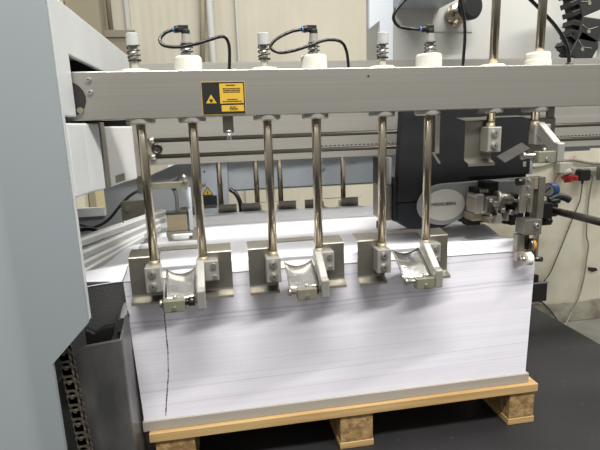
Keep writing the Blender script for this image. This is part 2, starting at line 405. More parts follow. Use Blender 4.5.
# warning label
lab = MB().box(0.198, 0.288, -0.0612, -0.0600, 0.881, 0.948).build('warning_label', 'yellow', beam)
def lp(x0, x1, z0, z1, m, name, y=-0.0618):
    return MB().box(x0, x1, y, -0.0611, z0, z1).build(name, m, lab)
lp(0.1990, 0.2870, 0.8820, 0.9470, 'black', 'label_field', -0.0615)
lp(0.2355, 0.2845, 0.9035, 0.9440, 'yellow', 'text_panel')
lp(0.2375, 0.2845, 0.8870, 0.9000, 'yellow', 'text_panel')
tx = MB()
def words(z, x0, x1, h, step=(0.002, 0.006)):
    x = x0
    while x < x1:
        w = random.uniform(*step); tx.box(x, min(x+w, x1), -0.0622, -0.0618, z, z+h); x += w + 0.0009
words(0.9395, 0.249, 0.270, 0.0018, (0.018, 0.022))
for z, a, c in ((0.9325, 0.242, 0.279), (0.9290, 0.243, 0.278), (0.9255, 0.243, 0.278), (0.9105, 0.250, 0.272), (0.9065, 0.241, 0.281)): words(z, a, c, 0.0019)
for z, a, c in ((0.8955, 0.255, 0.268), (0.8925, 0.254, 0.271), (0.8895, 0.254, 0.271)): words(z, a, c, 0.0015)
tx.build('text_line', 'black', lab)
tri = MB().prism([(0.206, -0.0619, 0.9045), (0.228, -0.0619, 0.9045), (0.217, -0.0619, 0.9225)], (0, 0.0006, 0)).build('laser_symbol', 'yellow', lab)
sb = MB().cyl((0.217, -0.0618, 0.910), (0.217, -0.0623, 0.910), 0.0026, n=14)
for k in range(8):
    a = k*PI/4; sb.obox((0.217+0.0033*math.cos(a), -0.06205, 0.910+0.0033*math.sin(a)), (math.cos(a), 0, math.sin(a)), (0, 1, 0), (-math.sin(a), 0, math.cos(a)), 0.0015, 0.0003, 0.0004)
sb.build('sunburst', 'black', lab)

# hanging bits under the beam
t = empty('sensor_strip', (0.249, -0.03, 0.875), 'narrow translucent strip with small bolt hanging below the yellow label', 'sensor')
MB().box(0.238, 0.261, -0.034, -0.030, 0.842, 0.877).build('strip', 'olive', t, 0.001)
MB().cyl((0.250, -0.040, 0.843), (0.250, -0.040, 0.828), 0.005).cyl((0.250, -0.040, 0.848), (0.250, -0.040, 0.843), 0.007).build('bolt', 'screw', t)
t = empty('hook_bar', (0.747, -0.01, 0.877), 'thin flat hanging bar with slanted hook end before the charcoal cover', 'bar')
MB().box(0.742, 0.752, -0.013, -0.009, 0.776, 0.877).build('bar', 'steel', t)
MB().prism([(0.734, -0.013, 0.778), (0.739, -0.013, 0.779), (0.757, -0.013, 0.752), (0.752, -0.013, 0.750)], (0, 0.004, 0)).box(0.734, 0.752, -0.0131, -0.009, 0.7755, 0.7785).build('hook', 'steel', t)
t = empty('hook_bar', (0.459, -0.01, 0.877), 'thin hanging wire rod beside the fourth pole from left', 'bar')
MB().cyl((0.460, -0.010, 0.877), (0.458, -0.010, 0.774), 0.0022, n=8).build('bar', 'steel', t)
MB().box(0.452, 0.463, -0.012, -0.008, 0.768, 0.775).build('hook', 'steel', t)
tag(MB().box(1.036, 1.055, -0.014, -0.006, 0.806, 0.877).build('stop_bar', 'plate', None, 0.001), 'short flat steel bar hanging right of the raised clamp', 'bar')

# ------------------------------------------------------------------ pile edge clamps
def clamp(xl, xr, label, group, dz=0.0, kind='spring', kn=0.0, tm='tongue', tilt=0.0, y0=0.0, loc=None):
    root = empty('pile_edge_clamp', ((xl+xr)/2, y0+PY, 0.47+dz), label, 'clamp', group)
    def Z(z): return z + dz
    def Yy(y): return y + y0
    # plate: left leaf, right leaf, top flange, lower lips
    p = MB()
    a, b_, c, d = xl-0.058, xl+0.011, xr-0.006, xr+0.064
    fl = [(-0.022, 0.5715), (-0.0205, 0.5738), (-0.018, 0.5748), (0.003, 0.578), (0.024, 0.5812)]
    for x0, x1 in ((a, b_), (c, d)):
        prof = [(-0.043, 0.467), (-0.042, 0.4725), (-0.040, 0.4735), (-0.027, 0.4785), (-0.023, 0.481), (-0.022, 0.485)] + fl
        p.sheet([[(x0, Yy(y), Z(z)) for y, z in prof], [(x1, Yy(y), Z(z)) for y, z in prof]], 0.0022, False)
    p.sheet([[(b_, Yy(y), Z(z)) for y, z in fl[3:]], [(c, Yy(y), Z(z)) for y, z in fl[3:]]], 0.0022, False)
    plate = p.build('clamp_plate', 'plate', root)
    # left block
    lb = MB().box(xl-0.020, xl+0.014, Yy(-0.062), Yy(-0.0245), Z(0.500), Z(0.559)).build('clamp_block', 'bright', root, 0.0025)
    for z in (0.544, 0.515):
        s = MB().cyl((xl-0.004, Yy(-0.062), Z(z)), (xl-0.004, Yy(-0.0645), Z(z)), 0.0092, n=20).cyl((xl-0.004, Yy(-0.0645), Z(z)), (xl-0.004, Yy(-0.0675), Z(z)), 0.0062, n=18).build('screw', 'screw', lb)
        MB().cyl((xl-0.004, Yy(-0.0674), Z(z)), (xl-0.004, Yy(-0.0678), Z(z)), 0.0023, n=6).build('hex_socket', 'hole', lb)
    # right block + arm
    rb = MB().box(xr-0.008, xr+0.034, Yy(-0.050), Yy(-0.0245), Z(0.512), Z(0.561)).build('clamp_block', 'bright', root, 0.003)
    MB().cyl((xr+0.022, Yy(-0.050), Z(0.549)), (xr+0.022, Yy(-0.0545), Z(0.549)), 0.0062, n=18).cyl((xr+0.024, Yy(-0.050), Z(0.522)), (xr+0.024, Yy(-0.053), Z(0.522)), 0.005, n=16).build('screw', 'screw', rb)
    arm = MB()
    pr = [(-0.030, 0.566), (-0.052, 0.566), (-0.112, 0.522), (-0.128, 0.518), (-0.128, 0.476), (-0.112, 0.476), (-0.106, 0.496), (-0.050, 0.534), (-0.030, 0.536)]
    ax_ = 0.012 if kind == 'long' else 0.0
    arm.prism([(xr-0.015+ax_, Yy(y), Z(z)) for y, z in pr], (0.018, 0, 0))
    arm = arm.build('swing_arm', 'bright', root, 0.003)
    # pivot shaft, nut, knuckle
    sy, sz = -0.112, 0.492
    MB().cyl((xl+0.014+kn*0.5, Yy(sy), Z(sz)), (xr-0.002, Yy(sy), Z(sz)), 0.0055).build('pivot_shaft', 'steel', root)
    MB().cyl((xr-0.034, Yy(sy), Z(sz)), (xr-0.020, Yy(sy), Z(sz)), 0.0105, n=18).cyl((xr-0.040, Yy(sy), Z(sz)), (xr-0.034, Yy(sy), Z(sz)), 0.008, n=6).build('collar', 'shaft', root)
    MB().cyl((xl+0.013+kn*0.5, Yy(sy), Z(sz)), (xl+0.019+kn*0.5, Yy(sy), Z(sz)), 0.0085, n=16).build('end_nut', 'steel', root)
    k = MB().box(xl+0.022+kn, xl+0.066+kn, Yy(-0.127), Yy(-0.106), Z(0.475), Z(0.5015)).build('knuckle', 'olive', root, 0.002)
    MB().cyl((xl+0.044+kn, Yy(-0.127), Z(0.484)), (xl+0.044+kn, Yy(-0.1300), Z(0.484)), 0.0045, n=14).build('screw', 'screw', k)
    MB().cyl((xl+0.046+kn, Yy(-0.112), Z(0.5015)), (xl+0.046+kn, Yy(-0.112), Z(0.508)), 0.0045, n=6).build('bolt', 'screw', k)
    # tongue
    rows = []
    x0, x1 = xl+0.024, xr-0.018
    for i in range(9):
        u = i/8; row = []
        for j in range(9):
            v = j/8
            x = x0 + (x1-x0)*v
            y = -0.112 + u*0.080
            z = 0.497 + u*(0.036+tilt) + 0.006*math.sin(PI*u) + (0.010*u*u)*((2*v-1)**2) - 0.003*math.sin(PI*v)
            row.append((x, Yy(y), Z(z)))
        rows.append(row)
    if kind == 'long':
        MB().obox((0.888, -0.105, 0.776), (-0.070, 0, -0.034), (0.5, -0.6, -0.55), Vector((-0.070, 0, -0.034)).cross(Vector((0.5, -0.6, -0.55))), 0.034, 0.012, 0.0015).build('tongue', tm, root, 0.0006)['label'] = 'dark grey tongue swung aside'
    else:
        MB().sheet(rows, -0.0016).build('tongue', tm, root)
    # poles
    py = Yy(PY)
    ztop = {'spring': 1.0, 'long': 1.5, 'rear': 0.97}[kind]
    for side, x in ((0, xl), (1, xr)):
        top = ztop - (dz if False else 0)
        pole = MB().cyl((x, py, Z(0.545)), (x, py, 0.970 if kind == 'spring' else top), 0.0098, n=24)
        pole = pole.build('guide_pole', 'chrome', root)
        MB().cyl((x, py, Z(0.545)), (x, py, Z(0.569)), 0.0104, n=24).build('collar', 'khaki', pole)
        if kind != 'spring': continue
        if side == 0:
            MB().cyl((x, py, 0.9702), (x, py, 1.030), 0.0078).build('stud', 'bright', pole)
            MB().lathe((x, py, 0.9935), (0, 0, 1), [(0, 0.0), (0, 0.0128), (0.0022, 0.0128), (0.0022, 0)]).build('washer', 'rubber', pole)
            zs, ze, turns = 0.996, 1.0245, 3
            MB().lathe((x, py, 1.0235), (0, 0, 1), [(0, 0.010), (0, 0.0128), (0.0225, 0.0122), (0.0245, 0.0105), (0.0245, 0.0)]).build('clear_cap', 'clear', pole)['label'] = 'clear plastic cap'
        else:
            MB().cyl((x, py, 0.9702), (x, py, 1.030), 0.0085).build('stud', 'bright', pole)
            zs, ze, turns = 1.0035, 1.028, 3
            f = MB().lathe((x, py, 1.0275), (0, 0, 1), [(0, 0.0), (0, 0.012), (0.003, 0.012), (0.003, 0.0098), (0.018, 0.0092), (0.018, 0)]).build('metal_fitting', 'bright', pole)
            e = MB().cyl((x, py, 1.045), (x, py, 1.055), 0.0088).obox((x-0.004, py, 1.057), (1,0,0), (0,1,0), (0,0,1), 0.010, 0.007, 0.006).cyl((x-0.005, py, 1.057), (x-0.022, py, 1.055), 0.0072)
            e.build('elbow_fitting', 'rubber', pole, 0.001)
            MB().cyl((x-0.022, py, 1.055), (x-0.0255, py, 1.0546), 0.0062).build('release_ring', 'bluering', pole)
        n = 60
        pts = [(x+0.0122*math.cos(2*PI*turns*i/n), py+0.0122*math.sin(2*PI*turns*i/n), zs+(ze-zs)*i/n) for i in range(n+1)]
        MB().tube(pts, 0.0015, n=6, sub=1).build('spring', 'spring', pole)
    return root
clamp(*PAIRS[0], 'front clamp at the left corner of the paper pile, below the laser label', 'pile edge clamps on the beam', kn=0.0, tilt=0.0)
clamp(*PAIRS[1], 'front clamp in the middle of the pile, between two other front clamps', 'pile edge clamps on the beam', kn=0.018, tilt=-0.004)
clamp(*PAIRS[2], 'front clamp whose right pole stands before the round silver badge', 'pile edge clamps on the beam', kn=0.030, tilt=0.006)
clamp(*PAIRS[3], 'raised clamp at right hanging high before the charcoal cover', 'pile edge clamps on the beam', dz=0.276, kind='long', kn=0.045, tm='tonguedk', tilt=-0.045)

# rear clamps on the rear beam: turned round
RY = 0.74
rbm = tag(MB().box(-0.045, 1.9, RY-0.03, RY+0.03, 0.877, 0.972).build('crossbeam', 'alu', None, 0.0015), 'rear aluminium beam above the far clamps, hidden behind the rail', 'beam', kind='thing')
rear_labels = ['far clamp at the back left of the pile, by the yellow triangle', 'far clamp at the back middle of the pile, before the cream wall',
               'far clamp at the back right of the pile, next to charcoal cover']
for (xl, xr), lb in zip([(0.130, 0.222), (0.362, 0.455), (0.612, 0.708)], rear_labels):
    r = clamp(xl, xr, lb, 'clamps along the back of the pile', dz=-0.012, kind='rear')
    r.rotation_euler = (0, 0, PI); r.location.y = RY

# ------------------------------------------------------------------ hoses and cables
def hose(name, pts, r, m, label, cat='hose', group=None):
    return tag(MB().tube(pts, r, 10, 8).build(name, m), label, cat, group)
hose('air_hose', [(0.1475, PY, 1.054), (0.132, PY-.004, 1.047), (0.122, PY-.010, 1.033), (0.131, PY-.016, 1.021), (0.16, PY-.018, 1.018), (0.191, PY-.018, 1.023), (0.223, PY-.012, 1.033), (0.249, PY-.006, 1.040), (0.2595, PY, 1.032), (0.262, PY, 1.012), (0.259, PY, 0.972)], 0.0034, 'hose', 'left black air hose looping beside white bushing above the laser label', group='air hoses on the beam')
hose('air_hose', [(0.4175, PY, 1.0545), (0.393, PY-.004, 1.049), (0.362, PY-.010, 1.034), (0.348, PY-.014, 1.017), (0.365, PY-.018, 1.0055), (0.396, PY-.018, 1.009), (0.431, PY-.018, 1.019), (0.469, PY-.012, 1.031), (0.502, PY-.006, 1.029), (0.517, PY, 1.010), (0.522, PY, 0.972)], 0.0034, 'hose', 'middle black air hose looping left of the central white bushing', group='air hoses on the beam')
hose('air_hose', [(0.6855, PY, 1.0545), (0.659, PY, 1.0565), (0.636, PY, 1.062), (0.625, PY, 1.080), (0.638, PY, 1.103), (0.672, PY, 1.128), (0.73, PY, 1.145), (0.772, PY, 1.132), (0.790, PY, 1.088), (0.796, PY, 1.042), (0.7935, PY, 0.972)], 0.0036, 'hose', 'right black air hose rising out of view above the third bushing', group='air hoses on the beam')
t = empty('sensor_cable', (1.079, -0.02, 0.972), 'black cable curving down into beam top beside the cable chain', 'cable')
MB().tube([(0.90, -0.02, 1.18), (0.956, -0.02, 1.13), (0.991, -0.02, 1.102), (1.033, -0.02, 1.066), (1.061, -0.02, 1.033), (1.075, -0.02, 1.005), (1.079, -0.02, 0.977)], 0.0042, 10).build('cable', 'hose', t)
MB().lathe((1.079, -0.02, 0.972), (0, 0, 1), [(0, 0.010), (0.005, 0.010), (0.009, 0.006), (0.009, 0)]).build('grommet', 'rubber', t)

# ------------------------------------------------------------------ rear rail
t = empty('slotted_rail', (0.8, 0.33, 0.755), 'long satin metal rail with two dark grooves behind the poles', 'rail')
y = 0.30
MB().box(0.02, 2.4, y+0.008, y+0.06, 0.755, 1.033).box(0.02, 2.4, y, y+0.008, 0.755, 0.773).box(0.02, 2.4, y, y+0.008, 0.785, 0.818).box(0.02, 2.4, y, y+0.008, 0.830, 0.851).box(0.02, 2.4, y+0.002, y+0.008, 0.851, 1.030).build('profile', 'rail', t)
for z in (0.779, 0.824):
    MB().cyl((0.045, y+0.003, z), (2.4, y+0.003, z), 0.0052, n=12).build('groove_rod', 'groove', t)
    MB().cyl((0.036, y-0.004, z), (0.050, y-0.004, z), 0.009, n=12).build('rod_end', 'steel', t)
MB().ring((0.055, y-0.001, 0.801), (0, 1, 0), 0.0115, 0.004).build('hole_rim', 'shaft', t)
MB().cyl((0.055, y-0.0015, 0.801), (0.055, y+0.001, 0.801), 0.010).build('hole', 'hole', t)
sl = MB()
x = 0.50
while x < 2.3:
    sl.box(x, x+0.007, y-0.0006, y+0.0002, 0.7885, 0.7915); x += 0.013
sl.build('slot_row', 'hole', t)

# ------------------------------------------------------------------ rear frame
t = empty('rear_crossbar', (1.0, 0.95, 0.58), 'blue grey crossbar of the machine frame behind the pile', 'bar')
MB().box(0.257, 1.25, 0.90, 0.98, 0.594, 0.745).build('bar', 'blue', t, 0.003)
MB().box(1.2505, 1.95, 0.90, 0.98, 0.690, 0.745).box(1.9505, 2.4, 0.90, 0.98, 0.70, 0.745).build('side_bar', 'blue', t, 0.003)
MB().box(0.257, 1.25, 0.905, 0.985, 0.588, 0.5935).build('lower_lip', 'bluedk', t)
for x, z in ((0.36, 0.69), (0.36, 0.668), (0.33, 0.63), (0.60, 0.66)):
    MB().cyl((x, 0.90, z), (x, 0.898, z), 0.0035, n=10).build('rivet', 'bright', t)
MB().cyl((0.66, 0.90, 0.676), (0.66, 0.886, 0.676), 0.010, n=16).build('screw', 'bright', t)
t = empty('frame_plate', (0.18, 0.88, 0.5), 'blue grey frame plate with bolts and small yellow warning triangle', 'plate')
MB().box(0.112, 0.256, 0.88, 0.90, 0.40, 0.74).build('plate', 'blue', t, 0.002)
for x, z in ((0.158, 0.632), (0.228, 0.632), (0.228, 0.556), (0.125, 0.668)):
    MB().cyl((x, 0.88, z), (x, 0.872, z), 0.0075, n=14).build('screw', 'bright', t)
MB().cyl((0.163, 0.8795, 0.679), (0.163, 0.879, 0.679), 0.004, n=12).cyl((0.225, 0.8795, 0.588), (0.225, 0.879, 0.588), 0.003, n=12).build('bore', 'hole', t)
tr = MB().prism([(0.150, 0.8785, 0.583), (0.190, 0.8785, 0.583), (0.170, 0.8785, 0.616)], (0, 0.001, 0)).build('warning_triangle', 'yellow', t)
b = MB()
P3 = [Vector((0.150, 0.878, 0.583)), Vector((0.190, 0.878, 0.583)), Vector((0.170, 0.878, 0.616))]
for i in range(3): b.tube([P3[i], P3[(i+1) % 3]], 0.0013, 6, 1)
b.prism([(0.167, 0.878, 0.588), (0.173, 0.878, 0.588), (0.1705, 0.878, 0.604)], (0, 0.0005, 0))
b.build('triangle_border', 'black', tr)
MB().box(0.152, 0.206, 0.868, 0.88, 0.540, 0.580).build('dark_cover', 'charcoal', t, 0.001)
MB().tube([(0.262, 0.89, 0.60), (0.285, 0.88, 0.58), (0.300, 0.87, 0.545), (0.302, 0.87, 0.50)], 0.009, 10).build('hose_loop', 'hose', t)
t = empty('machine_bulkhead', (-0.05, 0.93, 0.3), 'dull grey machine bulkhead behind the left guide strips', 'bulkhead')
MB().prism([(-0.62, 0.93, 0.0), (0.111, 0.93, 0.0), (0.111, 0.93, 0.742), (0.05, 0.93, 0.712), (-0.07, 0.93, 0.665), (-0.245, 0.93, 0.665), (-0.245, 0.93, 0.516), (-0.36, 0.93, 0.516), (-0.36, 0.93, 0.665), (-0.62, 0.93, 0.665)], (0, 0.02, 0)).build('plate', 'bluedk', t, 0.002)
tag(MB().box(-0.42, -0.2, 1.5, 1.56, 0.0, 0.75).build('beige_board', 'beige'), 'beige board seen through the gap beside the cabinet', 'board')
tag(MB().box(-0.36, -0.248, 0.915, 0.9295, 0.515, 0.552).build('white_strip', 'paperw', None, 0.002), 'white card strip below the beige board at left', 'strip')
tag(MB().prism([(-0.01, 1.2, 0.72), (0.10, 1.2, 0.75), (0.10, 1.2, 0.0), (-0.01, 1.2, 0.0)], (0, 0.02, 0)).build('white_cover', 'lightbox'), 'white cover glimpsed above the sloping bulkhead edge', 'cover')
hose('drain_hose', [(-0.34, 0.62, 0.56), (-0.269, 0.61, 0.544), (-0.228, 0.60, 0.532), (-0.195, 0.60, 0.538), (-0.159, 0.60, 0.560), (-0.122, 0.60, 0.60), (-0.086, 0.60, 0.633), (-0.047, 0.60, 0.651), (0.02, 0.62, 0.66), (0.05, 0.80, 0.66), (0.05, 0.929, 0.66)], 0.0052, 'midhose', 'grey cable curving across the dull bulkhead at left')
hose('drain_hose', [(-0.30, 0.56, 0.522), (-0.235, 0.56, 0.534), (-0.20, 0.56, 0.528), (-0.182, 0.56, 0.505), (-0.180, 0.56, 0.46), (-0.19, 0.60, 0.0)], 0.0065, 'hose', 'black hose end peeking out beside the cabinet edge')
t = empty('olive_bracket', (-0.04, 0.5, 0.5), 'olive metal bracket with two bolts behind the guide strips', 'bracket')
MB().prism([(-0.10, 0.50, 0.50), (0.0, 0.50, 0.50), (0.0, 0.50, 0.612), (-0.012, 0.50, 0.632), (-0.10, 0.50, 0.628)], (0, 0.02, 0)).build('plate', 'olive', t, 0.002)
for x, z in ((-0.078, 0.605), (-0.004, 0.60)):
    MB().cyl((x, 0.50, z), (x, 0.492, z), 0.009, n=16).build('bolt', 'screw', t)
# left side clamp
t = empty('side_stop', (0.09, 0.34, 0.5245), 'khaki side stop box hanging on thin rod at pile left', 'stop')
MB().box(-0.0012, 0.1326, 0.335, 0.355, 0.6825, 0.701).box(-0.015, 0.006, 0.335, 0.355, 0.6705, 0.763).build('hanger_bar', 'olive', t, 0.001)
MB().cyl((0.1206, 0.33, 0.701), (0.1206, 0.33, 0.7046), 0.005).lathe((0.1206, 0.33, 0.7046), (0, 0, 1), [(0, 0), (0, 0.007), (0.004, 0.009), (0.012, 0.009), (0.017, 0.006), (0.018, 0)]).build('knob', 'steel', t)
MB().cyl((0.1317, 0.33, 0.564), (0.1317, 0.33, 0.684), 0.0055).cyl((0.1245, 0.342, 0.564), (0.1245, 0.342, 0.684), 0.003).build('rod', 'blue', t)
bx = MB().box(0.0616, 0.1206, 0.315, 0.352, 0.558, 0.6096).build('box', 'khaki', t, 0.002)
MB().box(0.0597, 0.1243, 0.313, 0.354, 0.6096, 0.614).build('lid', 'hole', bx)
MB().box(0.126, 0.137, 0.31, 0.33, 0.558, 0.62).build('slide_block', 'blue', t, 0.001)
fb = MB().box(0.0579, 0.1465, 0.305, 0.355, 0.5514, 0.558).prism([(0.0579, 0.305, 0.552), (0.0708, 0.305, 0.552), (0.0754, 0.305, 0.530), (0.0634, 0.305, 0.5275)], (0, 0.045, 0)).prism([(0.1335, 0.305, 0.552), (0.1446, 0.305, 0.552), (0.152, 0.305, 0.5285), (0.119, 0.305, 0.5285), (0.1206, 0.305, 0.534), (0.130, 0.305, 0.534)], (0, 0.045, 0)).box(0.0634, 0.1465, 0.302, 0.307, 0.5255, 0.533)
fb.build('foot', 'plate', t, 0.001)
MB().tube([(0.082, 0.35, 0.684), (0.090, 0.345, 0.672), (0.0935, 0.34, 0.648), (0.0925, 0.335, 0.612)], 0.0055, 10).build('hose', 'midhose', t)

# guide strips at the left
strip_specs = [((-0.20, 0.03, 0.585), (0.045, 0.44, 0.602), 0.019, 'topmost pale sheet guide strip left of the pile'),
               ((-0.20, 0.02, 0.548), (0.046, 0.44, 0.583), 0.019, 'second pale sheet guide strip from the top, left of pile'),
               ((-0.20, 0.01, 0.520), (0.030, 0.41, 0.562), 0.020, 'third pale sheet guide strip from the top, left of pile'),
               ((-0.20, 0.00, 0.494), (-0.012, 0.34, 0.546), 0.018, 'lowest pale sheet guide strip just above the dark perforated plate')]
for a, b_, h, lb in strip_specs:
    a = Vector(a); b_ = Vector(b_); d = (b_-a).normalized()
    sd = d.cross(Vector((0, 0, 1))).normalized()
    t = empty('guide_strip', a, lb, 'strip', 'sheet guide strips')
    MB().prism([a, b_, b_ - Vector((0, 0, h)), a - Vector((0, 0, h))], -sd*0.003).build('web', 'strip', t)
    MB().prism([a + Vector((0,0,0.0002)), b_ + Vector((0,0,0.0002)), b_ - sd*0.016 + Vector((0,0,0.0002)), a - sd*0.016 + Vector((0,0,0.0002))], (0, 0, 0.003)).prism([a + sd*0.0022 - Vector((0,0,0.0045)), b_ + sd*0.0022 - Vector((0,0,0.0045)), b_ + sd*0.0004 - Vector((0,0,0.0045)), a + sd*0.0004 - Vector((0,0,0.0045))], (0, 0, 0.0077)).build('flange', 'paperw', t)
    c = a.lerp(b_, 0.62) + Vector((0, 0, 0.003))
    MB().cyl(c - sd*0.006, c - sd*0.006 + Vector((0, 0, 0.005)), 0.004, n=12).build('screw', 'screw', t)

# ------------------------------------------------------------------ paper pile
W, D, ZB = 1.035, 0.70, 0.150
def ztop(x, y):
    u = y / D
    z = 0.516 + 0.008*u
    z += 0.0095*math.sin(2*PI*(y*4.9 + 0.10*x - 0.12)) * min(1, max(0, (y-0.02)/0.06)) * (1 - 0.25*u)
    z -= 0.006*math.exp(-y/0.03)
    z += 0.004*math.sin(3.1*x + 0.6)
    return z
t = empty('paper_pile', (W/2, D/2, ZB), 'tall pile of white printing sheets stacked on the wooden pallet', 'paper pile')
b = MB(); nx, ny, nz = 48, 8, 10
for (fx, n, fn) in ((0, nx, lambda s, z: (s*W, 0, z)), (1, ny, lambda s, z: (W, s*D, z)), (2, nx, lambda s, z: ((1-s)*W, D, z)), (3, ny, lambda s, z: (0, (1-s)*D, z))):
    rows = []
    for k in range(nz+1):
        row = []
        for i in range(n+1):
            s = i/n; x, yy, _ = fn(s, 0)
            zt = ztop(x, yy) - 0.0015
            q = k/nz; z = ZB + (zt-ZB)*q
            bow = 0.003*math.sin(7*z + 2*x) - 0.009*q
            if fx == 0: yy -= bow*0.08
            if fx in (0, 2, 3): x += -0.012*q*(1 - x/W)
            if fx in (0, 2): x += 0.006*q*(x/W)
            if fx == 1: x += 0.006*q
            row.append((x, yy, z))
        rows.append(row)
    o = len(b.v); vs = [p for r in rows for p in r]; C = n+1
    b.add(vs, [(k*C+i, k*C+i+1, (k+1)*C+i+1, (k+1)*C+i) for k in range(nz) for i in range(n)], True)
b.add([(0,0,ZB),(W,0,ZB),(W,D,ZB),(0,D,ZB)], [(0,3,2,1)])
b.build('sheet_stack', 'paper', t)
b = MB(); nx, ny = 60, 110
rows = [[(-0.0125 + (W+0.019)*i/nx, -0.0005 + (D+0.001)*j/ny, ztop(W*i/nx, D*j/ny)) for j in range(ny+1)] for i in range(nx+1)]
b.sheet(rows, 0.0014); b.build('top_sheet', 'sheet', t)
b = MB()
b.sheet([[(-0.20 + 0.185*i/10, 0.004 + 0.36*j/24 + 0.05*(i/10 - 1)*0, ztop(0, 0.004 + 0.36*j/24) - 0.022*(1 - i/10)**1.5 - 0.001) for j in range(25)] for i in range(11)], 0.001)
b.build('overhanging_sheet', 'sheet', t)
b = MB()
pen = [(0.070, 0.452), (0.072, 0.433), (0.0722, 0.371), (0.0722, 0.327), (0.068, 0.267), (0.058, 0.201), (0.052, 0.158)]
for (x0, z0), (x1, z1) in zip(pen[:-1], pen[1:]):
    n = 8
    for k in range(n):
        f0, f1 = k/n, (k+0.8)/n
        xa, za, xb, zb = x0+(x1-x0)*f0, z0+(z1-z0)*f0, x0+(x1-x0)*f1, z0+(z1-z0)*f1
        w = random.uniform(0.0006, 0.0016)
        def yf(z, x):
            q = (z-ZB)/(ztop(x, 0)-ZB); return -0.08*(0.003*math.sin(7*z+2*x)-0.009*q) - 0.0006
        b.add([(xa-w, yf(za, xa), za), (xa+w, yf(za, xa), za), (xb+w, yf(zb, xb), zb), (xb-w, yf(zb, xb), zb),
               (xa-w, yf(za, xa)+.0004, za), (xa+w, yf(za, xa)+.0004, za), (xb+w, yf(zb, xb)+.0004, zb), (xb-w, yf(zb, xb)+.0004, zb)],
              [(0,1,2,3),(4,7,6,5),(0,4,5,1),(1,5,6,2),(2,6,7,3),(3,7,4,0)])
b.build('pen_mark', 'pen', t)
tag(MB().box(-0.004, 1.044, -0.004, 0.74, 0.1225, 0.1495).build('cardboard_base', 'card', None, 0.001), 'thin grey board lying between the paper pile and the pallet', 'board')

# ------------------------------------------------------------------ pallet
t = empty('wooden_pallet', (0.54, 0.35, 0), 'pale pine pallet carrying the paper on the black floor', 'pallet')
for y0, y1 in ((-0.016, 0.085), (0.14, 0.24), (0.30, 0.42), (0.48, 0.58), (0.645, 0.745)):
    MB().box(0.010, 1.066, y0, y1, 0.098, 0.122).build('deck_board', 'wood', t, 0.0015)
for x0, x1 in ((0.022, 0.118), (0.495, 0.585), (0.985, 1.062)):
    for y0, y1 in ((-0.010, 0.135), (0.295, 0.425), (0.60, 0.74)):
        MB().box(x0, x1, y0, y1, 0.018, 0.098).build('block', 'block', t, 0.002)
    MB().box(x0-0.002, x1+0.002, -0.012, 0.742, 0.0, 0.018).build('bottom_board', 'wood', t, 0.0015)

# ------------------------------------------------------------------ charcoal print unit
t = empty('print_unit', (0.9, 0.2, 0.54), 'charcoal machine head with round silver maker badge above the pile', 'machine head')
fy = 0.16
prof_up = [(0.724, 0.90), (1.118, 0.90), (1.118, 0.690), (0.93, 0.690), (0.93, 0.63), (0.712, 0.63)]
prof_lo = [(0.713, 0.6285), (0.93, 0.6285), (0.93, 0.585), (0.875, 0.555), (0.835, 0.540), (0.768, 0.540), (0.735, 0.560), (0.713, 0.580)]
MB().prism([(x, fy, z) for x, z in prof_up], (0, 0.03, 0)).build('upper_cover', 'charcoal', t, 0.003)
MB().box(0.79, 1.117, fy+0.0305, fy+0.119, 0.60, 0.90).build('rear_body', 'charlow', t)
MB().prism([(x, fy, z) for x, z in prof_lo], (0, 0.12, 0)).build('lower_cover', 'charlow', t, 0.004)
MB().box(0.706, 0.7115, fy+0.004, fy+0.118, 0.575, 0.70).build('side_plate', 'charcoal', t)
MB().box(0.93, 1.117, fy+0.012, fy+0.118, 0.552, 0.689).build('lower_back_cover', 'charlow', t)
MB().box(0.680, 0.7055, fy+0.02, fy+0.118, 0.575, 0.675).build('mounting_plate', 'plate', t, 0.002)
MB().box(0.699, 0.7055, fy+0.025, fy+0.10, 0.676, 0.755).build('mounting_rib', 'silver', t, 0.002)
MB().box(0.680, 0.686, fy+0.06, fy+0.118, 0.676, 0.755).build('mounting_rib', 'blackmet', t, 0.002)
MB().cyl((0.675, fy+0.04, 0.552), (0.675, fy+0.04, 0.572), 0.010).cyl((0.675, fy+0.04, 0.542), (0.675, fy+0.04, 0.552), 0.006).build('foot_knob', 'shaft', t)
MB().box(1.119, 1.128, fy, fy+0.12, 0.69, 0.88).build('end_strip', 'bluedk', t)
MB().box(1.096, 1.106, fy-0.001, fy+0.0, 0.713, 0.728).build('slot', 'bright', t)
# silver teardrop
cx, cz, rx, rz = 0.849, 0.618, 0.080, 0.060
pts = []
n = 40
for i in range(n+1):
    a = PI/2 + PI*1.22*i/n
    pts.append((cx + rx*math.cos(a), cz + rz*math.sin(a)))
pts += [(0.975, 0.600), (1.115, 0.600), (1.115, cz + rz + 0.006)]
MB().prism([(x, fy-0.010, z) for x, z in pts], (0, 0.0095, 0)).build('silver_shield', 'silver', t, 0.003)
bd = MB(); rx2, rz2 = 0.063, 0.045
ell = [(cx + rx2*math.cos(2*PI*i/56), cz - 0.001 + rz2*math.sin(2*PI*i/56)) for i in range(56)]
bd.prism([(x, fy-0.015, z) for x, z in ell], (0, 0.005, 0))
bd = bd.build('badge', 'badge', t, 0.0015)
fc = bpy.data.curves.new('badge_text', 'FONT'); fc.body = 'HEIDELBERG'; fc.size = 0.0158; fc.extrude = 0.0003; fc.align_x = 'CENTER'; fc.align_y = 'CENTER'; fc.space_character = 1.1; fc.offset = 0.0004
fo = bpy.data.objects.new('tmp', fc); COL.objects.link(fo)
dg = bpy.context.evaluated_depsgraph_get(); me = bpy.data.meshes.new_from_object(fo.evaluated_get(dg))
COL.objects.unlink(fo); bpy.data.objects.remove(fo)
w0 = max(v.co.x for v in me.vertices) - min(v.co.x for v in me.vertices)
sx = 0.074 / w0
